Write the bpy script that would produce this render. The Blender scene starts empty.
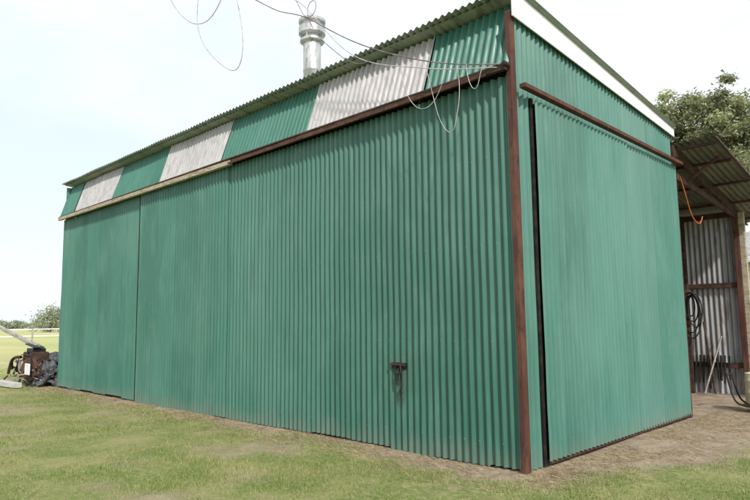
import bpy, math, random
import numpy as np
from mathutils import Vector, Matrix, noise
random.seed(4); rng=np.random.default_rng(4)
S=bpy.context.scene
S.view_settings.view_transform='Standard'; S.view_settings.look='None'; S.view_settings.exposure=0

# ---------------------------------------------------------------- helpers
def link(o,parent=None):
    S.collection.objects.link(o)
    if parent: o.parent=parent
    return o
def empty(name):
    o=bpy.data.objects.new(name,None); return link(o)
def meshobj(name,verts,faces,mat,parent=None,smooth=False):
    me=bpy.data.meshes.new(name); me.from_pydata([tuple(v) for v in verts],[],faces); me.update()
    if smooth:
        me.polygons.foreach_set('use_smooth',[True]*len(me.polygons))
    me.materials.append(mat)
    return link(bpy.data.objects.new(name,me),parent)
BOXF=[(0,3,2,1),(4,5,6,7),(0,1,5,4),(1,2,6,5),(2,3,7,6),(3,0,4,7)]
def bev(o,w=0.006,seg=2):
    m=o.modifiers.new('bev','BEVEL'); m.width=w; m.segments=seg; m.limit_method='ANGLE'
    return o
def box(name,x,y,z,mat,parent=None,b=0.005):
    v=[(x[0],y[0],z[0]),(x[1],y[0],z[0]),(x[1],y[1],z[0]),(x[0],y[1],z[0]),
       (x[0],y[0],z[1]),(x[1],y[0],z[1]),(x[1],y[1],z[1]),(x[0],y[1],z[1])]
    o=meshobj(name,v,BOXF,mat,parent)
    if b: bev(o,b)
    return o
def beam(name,p,q,w,h,mat,parent=None,b=0.004,up=(0,0,1)):
    p=Vector(p);q=Vector(q);d=(q-p).normalized();s=d.cross(Vector(up)).normalized();u=s.cross(d)
    v=[]
    for c in (p,q):
        for a,e in ((-1,-1),(1,-1),(1,1),(-1,1)):
            v.append(c+s*(a*w/2)+u*(e*h/2))
    o=meshobj(name,v,BOXF,mat,parent)
    if b: bev(o,b)
    return o
def curve(name,pts,r,mat,parent=None,cyc=False):
    cu=bpy.data.curves.new(name,'CURVE'); cu.dimensions='3D'; cu.bevel_depth=r; cu.bevel_resolution=2; cu.resolution_u=8
    sp=cu.splines.new('NURBS'); sp.points.add(len(pts)-1)
    for i,p in enumerate(pts): sp.points[i].co=(*p,1)
    sp.order_u=min(4,len(pts)); sp.use_endpoint_u=not cyc; sp.use_cyclic_u=cyc
    cu.materials.append(mat)
    return link(bpy.data.objects.new(name,cu),parent)
def lathe(name,prof,base,mat,parent=None,n=32,axis=None,smooth=True):
    v=[];f=[]
    M=Matrix.Identity(3) if axis is None else Vector(axis).to_track_quat('Z','Y').to_matrix()
    for r,z in prof:
        for i in range(n):
            a=2*math.pi*i/n
            v.append(Vector(base)+M@Vector((r*math.cos(a),r*math.sin(a),z)))
    for k in range(len(prof)-1):
        for i in range(n):
            j=(i+1)%n
            f.append((k*n+i,k*n+j,(k+1)*n+j,(k+1)*n+i))
    f.append(tuple(range(n-1,-1,-1))); f.append(tuple((len(prof)-1)*n+i for i in range(n)))
    o=meshobj(name,v,f,mat,parent,smooth)
    if smooth:
        m=o.modifiers.new('es','EDGE_SPLIT'); m.split_angle=math.radians(35)
    return o
PITCH=0.104
def corr(name,P0,U,ulen,V,vlen,N,mat,parent=None,pitch=PITCH,amp=0.023,rows=14,wob=0.010,phase=0.0,vend=None,ragged=0.0):
    """corrugated sheet; ridges run along V. vend: function u->vlen. 'groove' attribute = valley mask for shade painted into the colour"""
    P0=Vector(P0);U=Vector(U).normalized();V=Vector(V).normalized();N=Vector(N).normalized()
    n=max(2,int(ulen/pitch*8)); vs=[];fs=[];gr=[]
    for i in range(n+1):
        u=ulen*i/n
        L=vend(u) if vend else vlen
        sheet=math.floor(u/0.76)
        rg=ragged*(noise.noise(Vector((sheet*3.1,P0.x,7)))) if ragged else 0
        so_=.004*noise.noise(Vector((sheet*5.3,P0.y,2)))
        sn=math.sin(2*math.pi*u/pitch+phase)
        for j in range(rows+1):
            v=rg*(1-j/rows)+(L)*j/rows
            p=P0+U*u+V*v
            w=wob*noise.noise(p*0.9)+wob*.5*noise.noise(p*2.3)+so_
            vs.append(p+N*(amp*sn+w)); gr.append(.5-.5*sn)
    for i in range(n):
        for j in range(rows):
            a=i*(rows+1)+j; fs.append((a,a+rows+1,a+rows+2,a+1))
    o=meshobj(name,vs,fs,mat,parent,True)
    a=o.data.attributes.new('groove_shade','FLOAT','POINT'); a.data.foreach_set('value',gr)
    return o

# ---------------------------------------------------------------- materials
class NT:
    def __init__(s,name):
        s.m=bpy.data.materials.new(name); s.m.use_nodes=True; s.t=s.m.node_tree; s.n=s.t.nodes; s.l=s.t.links
        s.b=s.n['Principled BSDF']
        s.tc=s.n.new('ShaderNodeTexCoord')
    def noise(s,scale=5,vec=(1,1,1),detail=4,rough=.55,off=(0,0,0)):
        mp=s.n.new('ShaderNodeMapping'); mp.inputs['Scale'].default_value=vec; mp.inputs['Location'].default_value=off
        s.l.new(s.tc.outputs['Object'],mp.inputs['Vector'])
        t=s.n.new('ShaderNodeTexNoise'); t.inputs['Scale'].default_value=scale; t.inputs['Detail'].default_value=detail; t.inputs['Roughness'].default_value=rough
        s.l.new(mp.outputs[0],t.inputs['Vector']); return t.outputs['Fac']
    def ramp(s,fac,a,b,ca=0.0,cb=1.0):
        r=s.n.new('ShaderNodeMapRange'); r.interpolation_type='SMOOTHSTEP'
        s.set(r.inputs['Value'],fac)
        r.inputs['From Min'].default_value=a; r.inputs['From Max'].default_value=b
        r.inputs['To Min'].default_value=ca; r.inputs['To Max'].default_value=cb
        return r.outputs['Result']
    def set(s,inp,v):
        if isinstance(v,bpy.types.NodeSocket): s.l.new(v,inp)
        elif isinstance(v,(tuple,list)): inp.default_value=(*v,1) if len(v)==3 else v
        else: inp.default_value=v
    def mix(s,f,a,b,mode='MIX'):
        m=s.n.new('ShaderNodeMix'); m.data_type='RGBA'; m.blend_type=mode
        s.set(m.inputs[0],f); s.set(m.inputs[6],a); s.set(m.inputs[7],b); return m.outputs[2]
    def math(s,op,a,b=0.0,c=0.0,clamp=False):
        m=s.n.new('ShaderNodeMath'); m.operation=op; m.use_clamp=clamp
        s.set(m.inputs[0],a); s.set(m.inputs[1],b); s.set(m.inputs[2],c); return m.outputs[0]
    def xyz(s):
        x=s.n.new('ShaderNodeSeparateXYZ'); s.l.new(s.tc.outputs['Object'],x.inputs[0]); return x.outputs
    def attr(s,name):
        a=s.n.new('ShaderNodeAttribute'); a.attribute_name=name; return a.outputs['Fac']
    def out(s,col,rough=.6,metal=0.0,spec=.4,bump=None,bstr=.3,bdist=.01):
        s.set(s.b.inputs['Base Color'],col); s.set(s.b.inputs['Roughness'],rough); s.set(s.b.inputs['Metallic'],metal)
        s.b.inputs['Specular IOR Level'].default_value=spec
        if bump is not None:
            b=s.n.new('ShaderNodeBump'); b.inputs['Strength'].default_value=bstr; b.inputs['Distance'].default_value=bdist
            s.l.new(bump,b.inputs['Height']); s.l.new(b.outputs[0],s.b.inputs['Normal'])
        return s.m

def painted(name,base,var=.10,dust=(.20,.20,.15),dust_h=.30,axis='x',handle=False,fade=.3,rust=.0,spec=.5,rough=.42,panel=None,groove_shade=.4):
    t=NT(name); X,Y,Z=t.xyz()
    ax=X if axis=='x' else Y
    sh=t.math('FLOOR',t.math('DIVIDE',ax,.76))
    wn=t.n.new('ShaderNodeTexWhiteNoise'); wn.noise_dimensions='1D'; t.l.new(sh,wn.inputs['W'])
    v=t.ramp(wn.outputs['Value'],0,1,1-var,1+var)
    comb=t.n.new('ShaderNodeCombineColor')
    for i in range(3): t.l.new(v,comb.inputs[i])
    col=t.mix(1.0,base,comb.outputs[0],'MULTIPLY')
    chalk=(min(1,base[0]*1.45+.04),min(1,base[1]*1.25+.035),min(1,base[2]*1.3+.038))
    col=t.mix(t.ramp(t.noise(.55,(1,1,.5),5),.4,.7,0,fade*1.6),col,chalk)
    col=t.mix(t.ramp(t.noise(2.2,(1,1,.6),6,.65,(2,7,3)),.45,.75,0,.4),col,chalk)
    col=t.mix(t.ramp(t.noise(9,(1,1,.07),5,.6),.48,.75,0,.42),col,tuple(c*.60 for c in base))
    col=t.mix(t.ramp(t.noise(14,(1,1,.12),4,.6,(3,1,5)),.55,.8,0,.45),col,chalk)
    fr=t.math('FRACT',t.math('DIVIDE',ax,.76))
    lap=t.math('LESS_THAN',fr,.014)
    col=t.mix(t.math('MULTIPLY',lap,.35),col,tuple(c*.40 for c in base))
    if panel:
        inb=t.math('MULTIPLY',t.math('GREATER_THAN',ax,panel[0]),t.math('LESS_THAN',ax,panel[1]))
        col=t.mix(t.math('MULTIPLY',inb,.45),col,chalk)
    if rust>0:
        col=t.mix(t.ramp(t.noise(7,(1,1,.35),6,.7,(8,2,1)),.72-rust,.82-rust,0,.6),col,(.27,.20,.165))
        col=t.mix(t.ramp(t.noise(16,(1,1,.10),5,.7,(2,2,1)),.45,.68,0,.6),col,(.24,.225,.215))
    # shade painted into the corrugation valleys for rib contrast, patchy
    gv_=t.math('MULTIPLY',t.ramp(t.attr('groove_shade'),.45,1,0,groove_shade),t.ramp(t.noise(1.5,(1,1,.4),5),.3,.65,.55,1))
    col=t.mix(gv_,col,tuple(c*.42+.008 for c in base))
    if dust_h>0:
        h=t.math('ADD',Z,t.math('MULTIPLY',t.noise(3,(1,1,.4),5),-.5))
        col=t.mix(t.ramp(h,-.28,dust_h-.25,.38,0),col,dust)
        col=t.mix(t.ramp(t.noise(5,(1,1,1),7,.75,(31,7,1)),.64,.72,0,.35),col,tuple(c*.45 for c in base))
    if handle:
        dx=t.math('ABSOLUTE',t.math('SUBTRACT',X,-1.765))
        wob=t.math('MULTIPLY',t.noise(11,(1,1,.6),3),.10)
        a=t.ramp(t.math('ADD',dx,wob),.07,.16,1,0)
        b=t.ramp(Z,.45,.70,0,1); c=t.ramp(Z,.98,1.04,1,0)
        st=t.math('MULTIPLY',t.math('MULTIPLY',a,b),c)
        st=t.math('MULTIPLY',st,t.ramp(t.noise(22,(1,1,.35),4,.7),.38,.50,0,.97))
        col=t.mix(st,col,(.015,.018,.016))
        a2=t.ramp(t.math('ADD',dx,wob),.10,.40,.5,0)
        b2=t.math('MULTIPLY',t.ramp(Z,.6,.85,0,1),t.ramp(Z,1.1,1.3,1,0))
        st2=t.math('MULTIPLY',t.math('MULTIPLY',a2,b2),t.ramp(t.noise(30,(1,1,.6),4,.7,(4,4,4)),.45,.62,0,1))
        col=t.mix(st2,col,(.08,.08,.06))
    return t.out(col,t.ramp(t.noise(6,(1,1,.3)),.3,.7,rough-.08,rough+.14),0,spec,t.noise(60,(1,1,.5),3),.12,.004)

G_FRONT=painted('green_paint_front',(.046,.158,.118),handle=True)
G_SIDE=painted('green_paint_side',(.062,.188,.148),axis='y',fade=.35,panel=(2.92,3.8),groove_shade=.5)
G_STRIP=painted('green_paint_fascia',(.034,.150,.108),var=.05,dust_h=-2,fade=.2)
W_STRIP=painted('white_translucent_sheet',(.42,.41,.405),var=.04,dust_h=-2,fade=.1,rust=.14,groove_shade=.25)
def simple(name,a,b,scale=6,vec=(1,1,1),lo=.4,hi=.65,rough=.7,metal=0,spec=.3,bs=.3,c=None,groove_shade=0):
    t=NT(name); col=t.mix(t.ramp(t.noise(scale,vec,6,.6),lo,hi),a,b)
    if c: col=t.mix(t.ramp(t.noise(scale*2.7,vec,5,.65,(5,5,5)),.52,.66),col,c)
    if groove_shade: col=t.mix(t.ramp(t.attr('groove_shade'),.4,1,0,groove_shade),col,tuple(x*.4 for x in a))  # valley shade painted into the sheet colour for rib contrast
    return t.out(col,rough,metal,spec,t.noise(scale*5,vec,5,.6),bs,.01)
RUST=simple('rusty_brown_steel',(.080,.032,.022),(.130,.056,.036),5,(1,1,.35),c=(.05,.024,.018),rough=.75)
RUSTD=simple('dark_rusted_steel',(.050,.030,.023),(.11,.055,.037),6,(.5,1,1),c=(.03,.02,.017),rough=.8)
DARK=simple('dark_gap_timber',(.012,.011,.010),(.03,.025,.02),8,rough=.9)
CREAM=simple('weathered_cream_timber',(.42,.36,.26),(.27,.21,.14),3,(1,4,4),c=(.52,.48,.40),rough=.8)
GALV=simple('galvanised_sheet',(.42,.43,.45),(.30,.295,.29),2.5,(1,1,.25),c=(.22,.17,.14),rough=.5,metal=.2,spec=.5,bs=.1,groove_shade=.4)
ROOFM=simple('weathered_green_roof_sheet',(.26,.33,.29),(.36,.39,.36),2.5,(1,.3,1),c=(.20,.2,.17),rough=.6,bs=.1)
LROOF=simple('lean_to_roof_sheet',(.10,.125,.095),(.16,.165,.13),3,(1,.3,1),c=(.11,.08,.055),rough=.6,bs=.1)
WHITE=simple('white_barge_sheet',(.83,.83,.83),(.76,.76,.76),3,c=(.7,.69,.67),rough=.5,bs=.05)
STEEL=simple('flue_steel',(.62,.61,.60),(.42,.41,.40),5,(1,1,.3),c=(.30,.24,.20),rough=.38,metal=.55,spec=.5,bs=.1)
BLACK=simple('black_rubber',(.012,.012,.012),(.03,.03,.03),9,rough=.6)
WIRE=simple('pale_wire',(.50,.46,.46),(.34,.31,.31),9,rough=.6)
WIRED=simple('grey_wire',(.13,.10,.11),(.25,.2,.2),9,rough=.6)
ORANGE=simple('orange_cord',(.6,.16,.04),(.45,.12,.03),9,rough=.6)
TARP=simple('dark_weathered_tarp',(.035,.04,.045),(.11,.115,.12),7,c=(.2,.2,.19),rough=.7,bs=.6)
SCREW=simple('screw_heads',(.16,.22,.19),(.28,.30,.28),30,rough=.45,metal=.3)
CREAMP=simple('cream_plastic',(.62,.55,.36),(.5,.43,.28),5,rough=.5,bs=.05)
GREYW=simple('grey_timber',(.36,.33,.29),(.22,.2,.17),4,(.4,3,3),c=(.45,.43,.4),rough=.85)
PALEW=simple('pale_weathered_board',(.55,.54,.50),(.42,.40,.37),4,(.4,3,3),c=(.62,.61,.58),rough=.85)
WSHED=simple('white_painted_weatherboard',(.72,.74,.76),(.66,.68,.7),3,rough=.6,bs=.05)

# ---------------------------------------------------------------- shed
shed=empty('corrugated_iron_shed')
L=13.76; D=4.90; ZB=4.36
corr('front_wall_left_door',(-L,-.015,.03),(1,0,0),L-9.22,(0,0,1),ZB-.03,(0,-1,0),G_FRONT,shed,ragged=.03)
corr('front_wall_middle_door',(-9.17,-.045,.0),(1,0,0),9.17-5.75,(0,0,1),ZB,(0,-1,0),G_FRONT,shed,phase=1,ragged=.05)
corr('front_wall_right_door',(-5.77,-.02,.0),(1,0,0),5.77-.045,(0,0,1),ZB,(0,-1,0),G_FRONT,shed,phase=2,ragged=.05)
box('door_gap',(-9.24,-9.165),(-.055,.05),(.02,ZB-.02),DARK,shed,0)
box('sole_plate',(-L+.02,-.06),(.045,.10),(-.05,.16),DARK,shed,0)
box('front_light_block',(-L+.03,-.06),(.11,.13),(-.05,4.55),DARK,shed,0)  # added dark backing, stops light leaking through the front sheets
box('side_light_block',(-.10,-.06),(.14,D-.05),(-.05,4.62),DARK,shed,0)  # added dark backing behind the side wall against light leaks
la=empty('latch'); la.parent=shed
box('latch_hole',(-1.88,-1.795),(-.058,.0),(1.00,1.075),BLACK,la,.004)
box('latch_hole_b',(-1.765,-1.68),(-.058,.0),(.99,1.07),BLACK,la,.004)
beam('latch_bar',(-1.90,-.072,1.055),(-1.64,-.072,1.045),.018,.026,RUSTD,la)
curve('latch_ring',[(-1.72,-.075,1.03),(-1.69,-.09,.97),(-1.73,-.095,.91),(-1.77,-.085,.96),(-1.745,-.075,1.02)],.009,BLACK,la)
curve('latch_chain',[(-1.80,-.075,1.04),(-1.82,-.085,.95),(-1.79,-.08,.86),(-1.80,-.075,.80)],.008,BLACK,la)
zb,zt=4.43,5.27; yb,yt=-.11,.16
V=Vector((0,yt-yb,zt-zb)); Nn=Vector((0,-(zt-zb),(yt-yb))).normalized()
edges=[(0,-1.21,'g'),(-1.21,-3.53,'w'),(-3.53,-5.91,'g'),(-5.91,-8.24,'w'),(-8.24,-10.58,'g'),(-10.58,-11.68,'w'),(-11.72,-12.84,'w'),(-12.84,-13.80,'g')]
for i,(a,b,c) in enumerate(edges):
    off=-.010*(i%2)
    corr('fascia_sheet_'+('green' if c=='g' else 'white'),(b,yb+off,zb),(1,0,0),a-b,V,V.length,Nn,G_STRIP if c=='g' else W_STRIP,shed,rows=5,wob=.012,amp=.019)
beam('door_track_beam',(-5.6,-.135,4.38),(.0,-.135,4.405),.055,.055,RUSTD,shed)
beam('door_track_lip',(-5.6,-.172,4.352),(-.25,-.172,4.377),.016,.03,RUST,shed)
beam('track_cover_timber',(-13.82,-.14,4.385),(-5.55,-.14,4.365),.07,.08,CREAM,shed)
beam('track_top_angle',(-13.82,-.125,4.443),(-.0,-.125,4.451),.05,.025,RUSTD,shed)
box('corner_column',(-.040,.026),(-.07,.034),(-.05,5.10),RUST,shed,.006)
RZ0,RZ1=5.36,4.80
V=Vector((0,D+.1,RZ1-RZ0))
corr('main_roof_sheets',(-13.95,-.08,RZ0),(1,0,0),14.08,V,V.length,(0,.11,1),ROOFM,shed,rows=4,wob=.014,amp=.019)
corr('main_roof_lining',(-13.90,.0,RZ0-.03),(1,0,0),13.98,V,V.length,(0,.11,1),ROOFM,shed,rows=2,wob=.003,amp=.004)
beam('eave_purlin',(-13.7,.27,5.22),(-.12,.27,5.22),.05,.10,RUSTD,shed)
corr('side_wall_upper',(0,.045,4.12),(0,1,0),D-.045,(0,0,1),1,(1,0,0),G_SIDE,shed,rows=4,vend=lambda u:5.06-.38*u/D-4.12)
v=[(.052,-.06,5.02),(.052,D+.05,4.64),(.052,D+.05,4.80),(.052,-.06,5.37),
   (.068,-.06,5.02),(.068,D+.05,4.64),(.068,D+.05,4.80),(.068,-.06,5.37)]
meshobj('white_barge',v,[(0,1,2,3),(7,6,5,4),(0,4,5,1),(1,5,6,2),(2,6,7,3),(3,7,4,0)],WHITE,shed)
corr('side_wall_strip',(0.0,.035,.0),(0,1,0),.285,(0,0,1),4.14,(1,0,0),G_SIDE,shed,rows=6)
box('side_door_jamb',(-.05,.026),(.318,.37),(-.03,4.16),DARK,shed,.003)
corr('side_door_near',(.070,.342,.06),(0,1,0),2.578,(0,0,1),4.06,(1,0,0),G_SIDE,shed)
corr('side_door_far',(.055,2.90,.05),(0,1,0),D-2.90,(0,0,1),4.07,(1,0,0),G_SIDE,shed,phase=1.5)
beam('side_track_beam',(.12,.0,4.20),(.12,D+.1,4.17),.08,.05,RUST,shed)
beam('side_door_bottom_rail',(.045,.36,.045),(.045,D,.045),.03,.05,RUSTD,shed)
corr('left_end_wall',(-L,0,0),(0,1,0),D,(0,0,1),1,(-1,0,0),G_SIDE,shed,rows=3,vend=lambda u:5.26-.5*u/D)
corr('rear_wall',(-L,D,0),(1,0,0),L,(0,0,1),4.70,(0,1,0),GALV,shed,rows=3)
box('rear_corner_post',(-.05,.05),(D+.0,D+.09),(-.05,4.50),RUSTD,shed)
vs=[];fs=[]
def screw(p,nrm,r=.008):
    p=Vector(p);n=Vector(nrm);a=n.orthogonal().normalized();b=n.cross(a);k=len(vs)
    for i in range(6): vs.append(p+(a*math.cos(i*math.pi/3)+b*math.sin(i*math.pi/3))*r)
    vs.append(p+n*r*.7)
    for i in range(6): fs.append((k+i,k+(i+1)%6,k+6))
def wobat(p,wob=.010):
    p=Vector(p); return wob*noise.noise(p*0.9)+wob*.5*noise.noise(p*2.3)
for z in (.25,1.35,2.45,3.45,4.2):
    for (x0,ln,yy,ph) in ((-L,L-9.22,-.015,0),(-9.17,3.4,-.045,1),(-5.77,5.7,-.02,2)):
        u=PITCH*(.25-ph/6.283)
        while u<0: u+=PITCH
        while u<ln-.03:
            zz=z+random.uniform(-.012,.012); so_=.004*noise.noise(Vector((math.floor(u/.76)*5.3,yy,2)))
            screw((x0+u,yy-.0228-wobat((x0+u,yy,zz))-so_,zz),(0,-1,0)); u+=PITCH*random.choice([2,2,2,3])
    u=PITCH*.25
    while u<2.5:
        zz=z+random.uniform(-.01,.01); so_=.004*noise.noise(Vector((math.floor(u/.76)*5.3,.342,2)))
        screw((.0928+wobat((.070,.342+u,zz))+so_,.342+u,zz),(1,0,0)); u+=PITCH*random.choice([2,2,2,3])
meshobj('roofing_screws',vs,fs,SCREW,shed)
fl=empty('flue_pipe'); fl.parent=shed
cx,cy=-4.97,1.2
lathe('pipe',[(.165,5.0),(.165,6.2),(.172,6.21),(.172,6.25),(.165,6.26),(.165,6.92)],(cx,cy,0),STEEL,fl)
lathe('cowl_skirt',[(.175,6.76),(.225,6.78),(.23,6.80),(.225,6.82),(.175,6.85)],(cx,cy,0),STEEL,fl)
lathe('cowl_body',[(.20,6.90),(.25,6.93),(.25,7.06),(.20,7.10),(.205,7.12),(.25,7.15),(.255,7.20),(.20,7.24),(.05,7.27)],(cx,cy,0),STEEL,fl)
for a in range(4):
    aa=a*math.pi/2+.4
    beam('cowl_strap',(cx+.2*math.cos(aa),cy+.2*math.sin(aa),6.78),(cx+.22*math.cos(aa),cy+.22*math.sin(aa),6.95),.02,.006,STEEL,fl,0,up=(math.cos(aa),math.sin(aa),0))

# ---------------------------------------------------------------- wires
ow=empty('overhead_service_wires')
Yw=-.35
def wire(name,pts,r,m): curve(name,[(x,Yw+random.uniform(-.06,.06),z) for x,z in pts],r,m,ow)
curve('main_cable',[(-7.5,-.9,9.4),(-5.6,-.6,7.6),(-4.49,-.35,6.85),(-3.9,-.35,6.40),(-3.39,-.35,6.22),(-2.72,-.35,5.71),(-2.11,-.35,5.29),(-1.39,-.33,4.90),(-.62,-.30,4.56),(-.1,-.2,4.45),(.0,-.08,4.46)],.0075,WIRED,ow)
curve('main_cable_b',[(-7.6,-.9,9.5),(-5.4,-.6,7.7),(-4.2,-.35,6.62),(-3.6,-.35,6.62),(-3.1,-.35,6.10),(-2.5,-.35,5.35),(-1.9,-.35,4.95),(-1.3,-.33,4.75),(-.62,-.30,4.50),(-.1,-.2,4.42),(.0,-.08,4.42)],.006,WIRE,ow)
wire('pale_cable',[(-8.3,9.2),(-7.53,8.03),(-6.9,7.35),(-6.33,7.05),(-5.9,7.1),(-5.4,7.5),(-5.0,8.3)],.0075,WIRE)
wire('pale_loop',[(-6.35,8.3),(-6.55,7.45),(-6.30,6.75),(-5.7,6.15),(-5.2,5.80),(-4.88,5.95),(-4.9,6.4),(-5.11,7.09),(-5.5,8.2)],.007,WIRE)
wire('curl',[(-3.8,6.9),(-3.5,6.45),(-3.25,6.0),(-2.95,6.05),(-3.1,6.4),(-3.35,6.3),(-3.1,5.8),(-2.6,5.35),(-2.2,5.0),(-1.9,5.0)],.0055,WIRED)
wire('hanging_loop',[(-1.39,4.90),(-1.36,4.62),(-1.24,4.30),(-1.05,4.08),(-.86,4.18),(-.72,4.43),(-.62,4.56)],.004,WIRE)
wire('hanging_loop_b',[(-1.0,4.72),(-.92,4.3),(-.80,3.92),(-.60,3.66),(-.50,3.90),(-.50,4.25),(-.55,4.54)],.004,WIRE)
wire('hanging_tail',[(-.40,4.50),(-.34,4.2),(-.25,4.1),(-.2,4.35),(-.15,4.45)],.004,WIRE)
lathe('insulator',[(.02,0),(.03,.01),(.03,.05),(.02,.06),(.03,.07),(.03,.10),(.015,.11)],(-.0,-.08,4.44),BLACK,ow,16,(0,-1,0))

# ---------------------------------------------------------------- lean-to
lt=empty('lean_to_bay')
LZ0=4.54
def lz(y): return LZ0-.18*(y-4.85)
V=Vector((0,4.6,-.18*4.6))
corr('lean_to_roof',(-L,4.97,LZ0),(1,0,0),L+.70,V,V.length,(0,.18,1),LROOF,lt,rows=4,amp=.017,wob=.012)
for i,x in enumerate((.02,-3,-6,-9)):
    beam('rafter',(x,5.0,lz(4.95)-.13),(x,9.2,lz(9.2)-.13),.05,.14,RUSTD,lt)
for y in (5.1,5.9,7.0,8.1,9.2):
    beam('purlin',(-L,y,lz(y)-.045),(.66,y,lz(y)-.045),.06,.05,RUSTD,lt)
beam('side_header',(.0,5.0,4.00),(.0,8.45,3.70),.05,.11,RUSTD,lt)
beam('overhang_strut',(.03,5.6,3.98),(.55,5.6,4.33),.035,.04,RUST,lt)
beam('barge_batten',(.70,4.98,LZ0-.03),(.70,9.5,LZ0-.03-.18*4.52),.02,.04,RUSTD,lt)
corr('far_end_wall',(-L,8.62,0),(1,0,0),L-.02,(0,0,1),3.82,(0,-1,0),GALV,lt,rows=6,amp=.018)
for z in (.58,2.24,3.72):
    beam('girt',(-L,8.56,z),(-.06,8.56,z+.02),.07,.10,RUSTD,lt)
for x in (-1.05,-4,-8): box('stud',(x-.04,x+.04),(8.44,8.52),(0,3.8),RUSTD,lt)
box('bay_post',(-.05,.04),(8.46,8.55),(-.05,3.80),RUST,lt)
box('bay_post_cover',(.045,.15),(8.50,8.60),(-.02,3.76),CREAM,lt)
for k in range(5):
    cxh=-.98+random.uniform(-.05,.12); r=.16+.05*k; zc=2.0-r
    curve('hanging_hose',[(cxh+r*.6*math.sin(a),8.40-.015*k,zc+r*1.5*math.cos(a)) for a in np.linspace(0,2*math.pi,9)[:-1]],.014,BLACK,lt,True)
beam('leaning_bar',(-.55,8.3,.02),(-.75,8.48,1.5),.03,.03,RUSTD,lt)
beam('leaning_bar_b',(-.75,8.25,.02),(-.42,8.48,1.2),.03,.03,GREYW,lt)
for k in range(9):
    x=-.30-.08*k
    beam('hung_tool',(x,8.48,.80),(x+random.uniform(-.06,.06),8.47,.32-random.uniform(0,.25)),.045,.03,DARK,lt)
curve('orange_cord_loop',[(.10,5.0,3.95),(.10,5.2,3.70),(.10,5.38,3.36),(.12,5.6,3.22),(.12,5.85,3.22),(.12,5.95,3.38)],.009,ORANGE,lt)

# ---------------------------------------------------------------- trolley with cream container
tr=empty('hand_trolley')
curve('handle',[(.25,6.2,.62),(.28,6.18,.45),(.36,6.1,.2),(.44,6.05,.10),(.7,6.05,.08),(1.1,6.1,.08)],.016,BLACK,tr)
curve('handle_b',[(.25,6.5,.62),(.28,6.48,.45),(.36,6.42,.2),(.44,6.4,.10),(.7,6.4,.08),(1.1,6.4,.08)],.016,BLACK,tr)
beam('cross_bar',(.25,6.2,.60),(.25,6.5,.60),.02,.02,BLACK,tr)
box('deck',(.5,1.15),(6.03,6.42),(.10,.13),RUSTD,tr)
lathe('wheel',[(.02,0),(.09,.0),(.10,.01),(.10,.05),(.09,.06),(.02,.06)],(.95,5.96,.10),BLACK,tr,24,(0,1,0))
cc=empty('cream_drum')
lathe('drum_body',[(.18,.13),(.20,.15),(.20,.30),(.207,.31),(.207,.33),(.20,.34),(.20,.50),(.207,.51),(.207,.53),(.20,.54),(.19,.64),(.10,.67)],(.72,6.22,0),CREAMP,cc)
lathe('drum_cap',[(.04,.66),(.04,.71),(.035,.715)],(.78,6.22,0),BLACK,cc,16)

# ---------------------------------------------------------------- neighbouring white building
nb=empty('white_outbuilding')
box('walls',(-1.9,6.5),(16,22),(0,3.3),WSHED,nb,0)
for k in range(16): box('weatherboard',(-1.92,6.52),(15.97,15.985),(.05+.2*k,.22+.2*k),WSHED,nb,.004)
meshobj('gable_roof',[(-2.3,15.5,3.25),(6.9,15.5,3.25),(6.9,19,4.6),(-2.3,19,4.6),(-2.3,22.5,3.25),(6.9,22.5,3.25)],[(0,1,2,3),(3,2,5,4),(0,3,4),(1,5,2)],GALV,nb)
box('window_frame',(-.6,.7),(15.93,15.965),(1.3,2.4),WHITE,nb)
box('window_pane',(-.52,.62),(15.915,15.929),(1.38,2.32),BLACK,nb,0)

# ---------------------------------------------------------------- scrap machinery at the far corner
sm=empty('scrap_machinery')
def lump(name,c,s,mat,parent,seed=0,rough=.35,sub=4):
    import bmesh
    bm=bmesh.new(); bmesh.ops.create_icosphere(bm,subdivisions=sub,radius=1)
    for v in bm.verts:
        p=v.co.copy(); d=1+rough*noise.fractal(p*1.6+Vector((seed,0,0)),1,2,4)
        v.co=Vector((p.x*s[0]*d,p.y*s[1]*d,max(-.98,p.z)*s[2]*d))+Vector(c)
    me=bpy.data.meshes.new(name); bm.to_mesh(me); bm.free(); me.materials.append(mat)
    return link(bpy.data.objects.new(name,me),parent)
lump('tarp_cover',(-15.5,.25,.30),(.75,.4,.30),TARP,sm,3,.6)
lump('tarp_cover_low',(-14.5,-.05,.20),(.50,.30,.28),TARP,sm,9,.7)
box('engine_block',(-15.45,-14.9),(-.30,.1),(.30,.72),RUSTD,sm,.03)
box('engine_sump',(-15.4,-14.95),(-.26,.06),(.14,.31),BLACK,sm,.03)
box('cylinder_head',(-15.40,-14.95),(-.24,.04),(.715,.80),BLACK,sm,.015)
for k in range(6): box('cooling_fin',(-15.48,-14.87),(-.33,-.302),(.34+.06*k,.36+.06*k),RUST,sm,.004)
for k in range(4): lathe('injector',[(.02,0),(.02,.06),(.012,.065),(.012,.11)],(-15.35+.12*k,-.1,.80),GREYW,sm,12)
lathe('flywheel',[(.05,0),(.25,0),(.25,.05),(.18,.055),(.05,.06)],(-14.65,-.36,.36),RUST,sm,28,(.35,-1,0))
lathe('flywheel_hub',[(.03,0),(.06,0),(.06,.06),(.03,.07)],(-14.63,-.41,.36),GREYW,sm,18,(.35,-1,0))
lathe('pulley',[(.03,0),(.13,0),(.10,.03),(.13,.06),(.03,.06)],(-15.25,-.36,.40),GREYW,sm,24,(-.1,-1,0))
lathe('air_filter',[(.09,0),(.11,.02),(.11,.16),(.06,.2)],(-15.7,-.05,.50),BLACK,sm,20)
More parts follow.
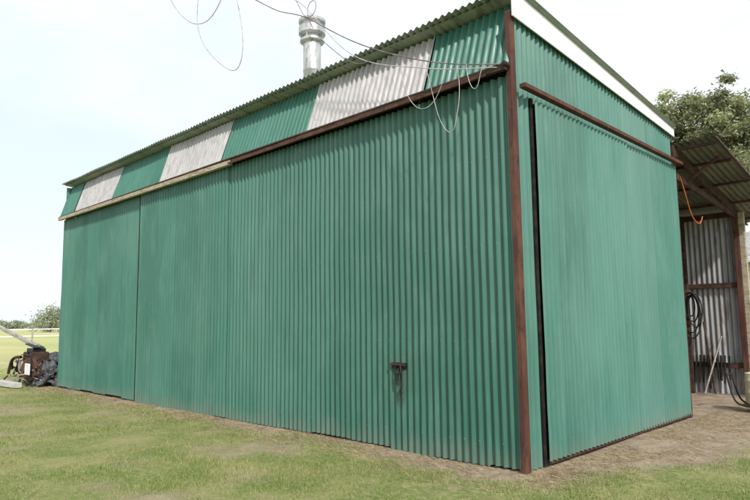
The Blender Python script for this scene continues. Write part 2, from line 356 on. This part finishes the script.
curve('exhaust',[(-15.4,-.35,.6),(-15.7,-.45,.62),(-15.9,-.42,.5),(-16.1,-.4,.2)],.035,RUSTD,sm)
curve('hose',[(-14.9,-.35,.7),(-14.6,-.42,.85),(-14.4,-.4,.6),(-14.5,-.42,.3),(-14.3,-.45,.12)],.02,BLACK,sm)
beam('drawbar_pipe',(-15.15,-.1,.84),(-16.9,-.55,1.36),.09,.07,GREYW,sm)
beam('drawbar_plate',(-14.9,-.12,.82),(-15.35,-.18,.90),.24,.02,BLACK,sm)
for k in range(60):
    p=Vector((-15.05+random.uniform(-1.1,.95),-.38+random.uniform(-.12,.25),.04+random.uniform(0,.38)))
    q=p+Vector((random.uniform(-.4,.4),random.uniform(-.1,.1),random.uniform(-.12,.3)))
    w_=random.uniform(.015,.04)
    beam('scrap_bar',p,q,w_,w_*.8,random.choice([RUSTD,GREYW,BLACK,RUST,DARK]),sm)
box('white_panel',(-14.50,-14.22),(-.53,-.50),(.26,.50),WHITE,sm,.01)
sc=1.2; piv=Vector((-14.15,-.3,0)); sm.scale=(sc,sc,sc); sm.location=piv*(1-sc)
beam('timber_sleeper',(-16.6,-.98,.07),(-14.25,-.80,.07),.18,.12,PALEW,None)

# ---------------------------------------------------------------- ground
def dirtmask(x,y):
    n=noise.noise(Vector((x*.9,y*.9,1)))*.35+noise.noise(Vector((x*3,y*3,4)))*.25
    d=max(-y,x)
    if x<-L: d=max(d,-L-x) if y>-.2 else d
    thr=.60
    if x>-0.5: thr+= .20+max(0,min(y,9))*.38
    m=(thr-d+n*.9)/.45
    pn=noise.noise(Vector((x*.45+7,y*.8,2)))+.6*noise.noise(Vector((x*1.7,y*1.7,8)))
    bare=max(0,min(1,(pn-.16)/.35))*.60
    return max(0,min(1,max(m,bare)))
def gz(x,y):
    return -.012+.02*noise.noise(Vector((x*.5,y*.5,0)))+.008*noise.noise(Vector((x*2.5,y*2.5,3)))
def axis_pts(a,b,step,far):
    c=list(np.arange(a,b+1e-6,step)); lo=[];d=step
    x=a
    while x>-far: d*=1.35; x-=d; lo.append(x)
    hi=[];d=step;x=b
    while x<far: d*=1.35; x+=d; hi.append(x)
    return lo[::-1]+c+hi
xs=axis_pts(-18,6.5,.10,2500); ys=axis_pts(-7,10,.10,2500)
nx,ny=len(xs),len(ys)
gv=[];gm=[]
for y in ys:
    for x in xs:
        near=(-30<x<15 and -20<y<20)
        gv.append((x,y,gz(x,y) if near else -.012)); gm.append(dirtmask(x,y) if near else 0)
gf=[(j*nx+i,j*nx+i+1,(j+1)*nx+i+1,(j+1)*nx+i) for j in range(ny-1) for i in range(nx-1)]
t=NT('ground_grass_and_dirt')
at=t.n.new('ShaderNodeAttribute'); at.attribute_name='dirt'
X,Y,Z=t.xyz()
grass=t.mix(t.ramp(t.noise(1.2,(1,1,1),6),.35,.65),(.16,.215,.055),(.30,.29,.12))
grass=t.mix(t.ramp(t.noise(14,(1,1,1),6,.7),.42,.66,0,.7),grass,(.38,.33,.18))
grass=t.mix(t.ramp(t.noise(30,(1,1,1),5,.7,(3,3,3)),.55,.68,0,.6),grass,(.10,.11,.04))
fieldc=t.mix(t.ramp(t.noise(.05,(1,3,1),5),.35,.65),(.50,.45,.22),(.38,.40,.17))
grass=t.mix(t.ramp(t.math('MULTIPLY',X,-1),16,24),grass,fieldc)
dirt=t.mix(t.ramp(t.noise(3,(1,1,1),7,.65),.35,.65),(.42,.33,.24),(.27,.20,.14))
dirt=t.mix(t.ramp(t.noise(40,(1,1,1),5,.7),.5,.68,0,.7),dirt,(.50,.42,.32))
dirt=t.mix(t.ramp(t.noise(26,(1,1,1),5,.7,(9,9,9)),.55,.7,0,.7),dirt,(.14,.10,.065))
col=t.mix(at.outputs['Fac'],grass,dirt)
GROUND=t.out(col,.95,0,.1,t.noise(35,(1,1,1),6,.7),.8,.03)
g=meshobj('ground',gv,gf,GROUND,None,True)
a=g.data.attributes.new('dirt','FLOAT','POINT'); a.data.foreach_set('value',gm)

# ---------------------------------------------------------------- camera
cam=bpy.data.cameras.new('camera'); co=bpy.data.objects.new('camera',cam); link(co); S.camera=co
cam.sensor_width=36; cam.lens=29.9; cam.clip_end=6000; cam.clip_start=.05
th=math.radians(6.5); roll=.012
f=Vector((-.6997*math.cos(th),.7145*math.cos(th),math.sin(th))).normalized()
r0=Vector((.7145,.6997,0)).normalized(); u0=r0.cross(f)
r=(r0-u0*roll).normalized(); u=r.cross(f).normalized()
M=Matrix((r,u,-f)).transposed().to_4x4(); M.translation=Vector((3.619,-5.959,1.6)); co.matrix_world=M

# ---------------------------------------------------------------- grass blades (one mesh)
t=NT('leaf_attribute_colour'); aa=t.n.new('ShaderNodeAttribute'); aa.attribute_name='col'
t.n.remove(t.b)
df=t.n.new('ShaderNodeBsdfDiffuse'); t.l.new(aa.outputs['Color'],df.inputs['Color'])
tr_=t.n.new('ShaderNodeBsdfTranslucent'); t.l.new(aa.outputs['Color'],tr_.inputs['Color'])
ms=t.n.new('ShaderNodeMixShader'); ms.inputs[0].default_value=.3
t.l.new(df.outputs[0],ms.inputs[1]); t.l.new(tr_.outputs[0],ms.inputs[2]); t.l.new(ms.outputs[0],t.n['Material Output'].inputs['Surface'])
ATTR=t.m
def blades(name,n,kind):
    cxp,cyp=3.619,-5.959
    V=np.zeros((n*3,3),dtype=np.float32); col=np.zeros((n*3,4),dtype=np.float32); k=0; tries=0
    while k<n and tries<n*8:
        tries+=1
        if kind=='lawn':
            F=3.8+ (random.random()**1.9)*20; R=random.uniform(-.78,.78)*F
            x=cxp-.6997*F+.7145*R; y=cyp+.7145*F+.6997*R
            if x<.08 and y>-.04 and x>-L-.1 and y<9: continue
            d=dirtmask(x,y)
            if random.random()<d*1.02: continue
            dn=noise.noise(Vector((x*1.3,y*1.3,15)))+.6*noise.noise(Vector((x*4,y*4,19)))
            if random.random()<.28+.9*dn: continue
            g_=noise.noise(Vector((x*.7,y*.7,5)))-.5*dn
            h=random.uniform(.012,.040)*(1+.7*g_)*(1.3 if max(-y,x)<.9 else 1)
            if random.random()<.01: h*=1.9
            w=random.uniform(.003,.006)*(1+F*.04)
            q=random.random()
            pal=noise.noise(Vector((x*.5,y*.9,11)))+.5*dn
            if q<.16+.6*max(0,pal): c=(.48,.42,.21)
            elif q<.5: c=(.16,.25,.06)
            else: c=(.26,.33,.10)
            s=random.uniform(.7,1.2); c=(c[0]*s,c[1]*s,c[2]*s)
            lean=random.uniform(0,1.0)*h
        else:
            if random.random()<.6: x=random.uniform(-L-.5,.3); y=-abs(random.gauss(.18,.42))
            else: y=random.uniform(-.4,8); x=.1+abs(random.gauss(.1,.35+.1*max(0,y)))
            if noise.noise(Vector((x*1.5,y*1.5,3)))+random.uniform(-.3,.5)<.0: continue
            h=random.uniform(.004,.03); w=random.uniform(.003,.007); lean=random.uniform(.04,.14)
            c=random.choice([(.50,.40,.26),(.38,.29,.18),(.26,.18,.11),(.58,.49,.33)])
        a=random.uniform(0,6.283); b=a+random.uniform(1.1,2.0)
        z=gz(x,y)-.004
        V[k*3]=(x-math.cos(a)*w/2,y-math.sin(a)*w/2,z); V[k*3+1]=(x+math.cos(a)*w/2,y+math.sin(a)*w/2,z+(0.003 if kind!='lawn' else 0))
        V[k*3+2]=(x+math.cos(b)*lean,y+math.sin(b)*lean,z+h)
        col[k*3:k*3+3,:3]=c; col[k*3:k*3+3,3]=1; k+=1
    V=V[:k*3]; col=col[:k*3]
    me=bpy.data.meshes.new(name); me.vertices.add(k*3); me.vertices.foreach_set('co',V.ravel())
    me.loops.add(k*3); me.loops.foreach_set('vertex_index',np.arange(k*3,dtype=np.int32))
    me.polygons.add(k); me.polygons.foreach_set('loop_start',np.arange(0,k*3,3,dtype=np.int32)); me.polygons.foreach_set('loop_total',np.full(k,3,dtype=np.int32))
    me.update(); at=me.attributes.new('col','FLOAT_COLOR','POINT'); at.data.foreach_set('color',col.ravel())
    me.materials.append(ATTR); return link(bpy.data.objects.new(name,me))
blades('grass',230000,'lawn'); blades('straw_litter',36000,'straw')

# ---------------------------------------------------------------- trees
BARK=simple('eucalypt_bark',(.32,.27,.22),(.18,.14,.11),3,(1,1,.3),rough=.9)
def tree(name,base,H,crowns,nleaf,leaf,cols,seed):
    rnd=random.Random(seed); e=empty(name)
    base=Vector(base)
    def limb(p,q,r1,r2,k):
        cu=bpy.data.curves.new('limb','CURVE'); cu.dimensions='3D'; cu.bevel_depth=1; cu.bevel_resolution=3
        sp=cu.splines.new('POLY'); n=7; sp.points.add(n-1)
        for i in range(n):
            t_=i/(n-1); pt=Vector(p).lerp(Vector(q),t_)+Vector((rnd.uniform(-1,1),rnd.uniform(-1,1),0))*.02*H*math.sin(t_*3.14)
            sp.points[i].co=(*pt,1); sp.points[i].radius=r1+(r2-r1)*t_
        cu.materials.append(BARK); link(bpy.data.objects.new(k,cu),e)
    fork=base+Vector((0,0,H*.33)); limb(base-Vector((0,0,.2)),fork,H*.028,H*.018,'trunk')
    V=[];C=[]
    for (c,rad) in crowns:
        c=Vector(c)+base; limb(fork,c-Vector((0,0,rad*.2)),H*.013,H*.004,'limb')
    tot=sum(r**2 for _,r in crowns)
    for (c,rad) in crowns:
        c=Vector(c)+base
        ncl=max(6,int(34*rad**2/tot*len(crowns)))
        for _ in range(ncl):
            d=Vector((rnd.gauss(0,1),rnd.gauss(0,1),rnd.gauss(0,.8))).normalized()*rad*rnd.uniform(.35,1.08)
            cc_=c+d; cr=rad*rnd.uniform(.16,.34); br=rnd.uniform(.55,1.35)*(1+.35*d.z/rad)  # random clump tone, plus crown shading painted into leaf colour, lighter towards top
            for _ in range(int(nleaf/ncl*rad**2/tot)):
                p=cc_+Vector((rnd.gauss(0,1),rnd.gauss(0,1),rnd.gauss(0,.7)))*cr*.55
                a=Vector((rnd.uniform(-1,1),rnd.uniform(-1,1),rnd.uniform(-1,.3))).normalized()
                b=a.orthogonal().normalized(); b=(b*math.cos(rnd.random()*6)+a.cross(b)*math.sin(rnd.random()*6))
                l=leaf*rnd.uniform(.6,1.4)
                V+= [p-b*l*.22,p+b*l*.22,p+a*l]
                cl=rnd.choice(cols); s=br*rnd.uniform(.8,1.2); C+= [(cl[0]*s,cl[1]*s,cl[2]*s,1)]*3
    k=len(V)//3
    me=bpy.data.meshes.new('foliage'); me.from_pydata([tuple(v) for v in V],[],[(3*i,3*i+1,3*i+2) for i in range(k)])
    at=me.attributes.new('col','FLOAT_COLOR','POINT'); at.data.foreach_set('color',np.array(C,dtype=np.float32).ravel())
    me.materials.append(ATTR); link(bpy.data.objects.new('foliage',me),e)
euc=[(.27,.29,.15),(.33,.34,.20),(.20,.23,.11),(.40,.40,.26)]
tree('eucalyptus_tree',(-8.8,33,0),16,[((0,0,13.5),2.2),((-1.4,0,11.8),1.9),((1.9,.5,13.2),2.2),((3.8,0,12.0),2.3),((1,1,10.3),2.8),((-1.2,-.5,8.8),2),((3,-1,8.4),2.4)],66000,.22,euc,3)
tree('eucalyptus_tree',(-2.4,36,0),15,[((0,0,13.4),2.4),((-2.2,0,12.2),2.3),((2.3,.5,11.8),2.5),((0,0,9.6),2.8),((2.6,0,8.6),2.4)],50000,.24,euc,5)
def farmass(name,pts,nl,leaf,cols,seed):
    rnd=random.Random(seed); V=[];C=[]
    for (x,y,s) in pts:
        for _ in range(12):
            c=Vector((x+rnd.gauss(0,s*.35),y+rnd.gauss(0,s*.35),s*rnd.uniform(.2,.85))); cr=s*.22; br=rnd.uniform(.7,1.3)
            for _ in range(nl):
                p=c+Vector((rnd.gauss(0,1),rnd.gauss(0,1),rnd.gauss(0,.8)))*cr*.7
                a=Vector((rnd.uniform(-1,1),rnd.uniform(-1,1),rnd.uniform(-1,1))).normalized(); b=a.orthogonal().normalized()
                V+=[p-b*leaf*.4,p+b*leaf*.4,p+a*leaf]; cl=rnd.choice(cols); C+=[(cl[0]*br,cl[1]*br,cl[2]*br,1)]*3
    k=len(V)//3
    me=bpy.data.meshes.new(name); me.from_pydata([tuple(v) for v in V],[],[(3*i,3*i+1,3*i+2) for i in range(k)])
    at=me.attributes.new('col','FLOAT_COLOR','POINT'); at.data.foreach_set('color',np.array(C,dtype=np.float32).ravel())
    me.materials.append(ATTR); link(bpy.data.objects.new(name,me))
pts=[]
for i in range(120):
    an=math.radians(random.uniform(145,178)); R=random.uniform(240,340); pts.append((R*math.cos(an),R*math.sin(an),random.uniform(1.8,4.0)))
pts+=[(-149,43.5,4.6),(-146,45.5,6.2),(-143,47,5.6),(-147,44.5,5.6)]
farmass('distant_trees',pts,100,.42,[(.30,.35,.24),(.34,.37,.26),(.38,.40,.30)],7)
pf=empty('paddock_fence')
for k in range(40):
    yy=-30+k*4
    box('post',(-62.06,-61.94),(yy-.06,yy+.06),(0,1.25),GREYW,pf,0)
for z in (.55,1.2): beam('rail',(-62,-30,z),(-62,127,z),.03,.10,WSHED,pf,0)

# ---------------------------------------------------------------- light
W=bpy.data.worlds.new('World'); S.world=W; W.use_nodes=True; wt=W.node_tree; wn=wt.nodes; wl=wt.links
bg=wn['Background']; sky=wn.new('ShaderNodeTexSky'); sky.sky_type='NISHITA'; sky.sun_disc=False
sd=Vector((.68,-.36,.68)).normalized()
sky.sun_elevation=math.asin(sd.z); sky.sun_rotation=math.atan2(sd.x,sd.y); sky.dust_density=1.2; sky.air_density=1
tc=wn.new('ShaderNodeTexCoord'); mp=wn.new('ShaderNodeMapping'); mp.inputs['Scale'].default_value=(1,1,2.0); mp.inputs['Location'].default_value=(.3,.1,.2)
nz=wn.new('ShaderNodeTexNoise'); nz.inputs['Scale'].default_value=1.6; nz.inputs['Detail'].default_value=5; nz.inputs['Roughness'].default_value=.48
mr=wn.new('ShaderNodeMapRange'); mr.interpolation_type='SMOOTHSTEP'; mr.inputs['From Min'].default_value=.38; mr.inputs['From Max'].default_value=.60; mr.inputs['To Min'].default_value=.70; mr.inputs['To Max'].default_value=1
mx=wn.new('ShaderNodeMix'); mx.data_type='RGBA'; mx.inputs[7].default_value=(7.1,7.75,8.3,1)
wl.new(tc.outputs['Generated'],mp.inputs[0]); wl.new(mp.outputs[0],nz.inputs['Vector']); wl.new(nz.outputs['Fac'],mr.inputs['Value'])
wl.new(mr.outputs[0],mx.inputs[0]); wl.new(sky.outputs[0],mx.inputs[6]); wl.new(mx.outputs[2],bg.inputs['Color']); bg.inputs['Strength'].default_value=.15
sl=bpy.data.lights.new('sun','SUN'); sl.energy=3.7; sl.angle=math.radians(2.5); sl.color=(1,.96,.89)
so=bpy.data.objects.new('sun',sl); link(so); so.rotation_euler=sd.to_track_quat('Z','Y').to_euler()
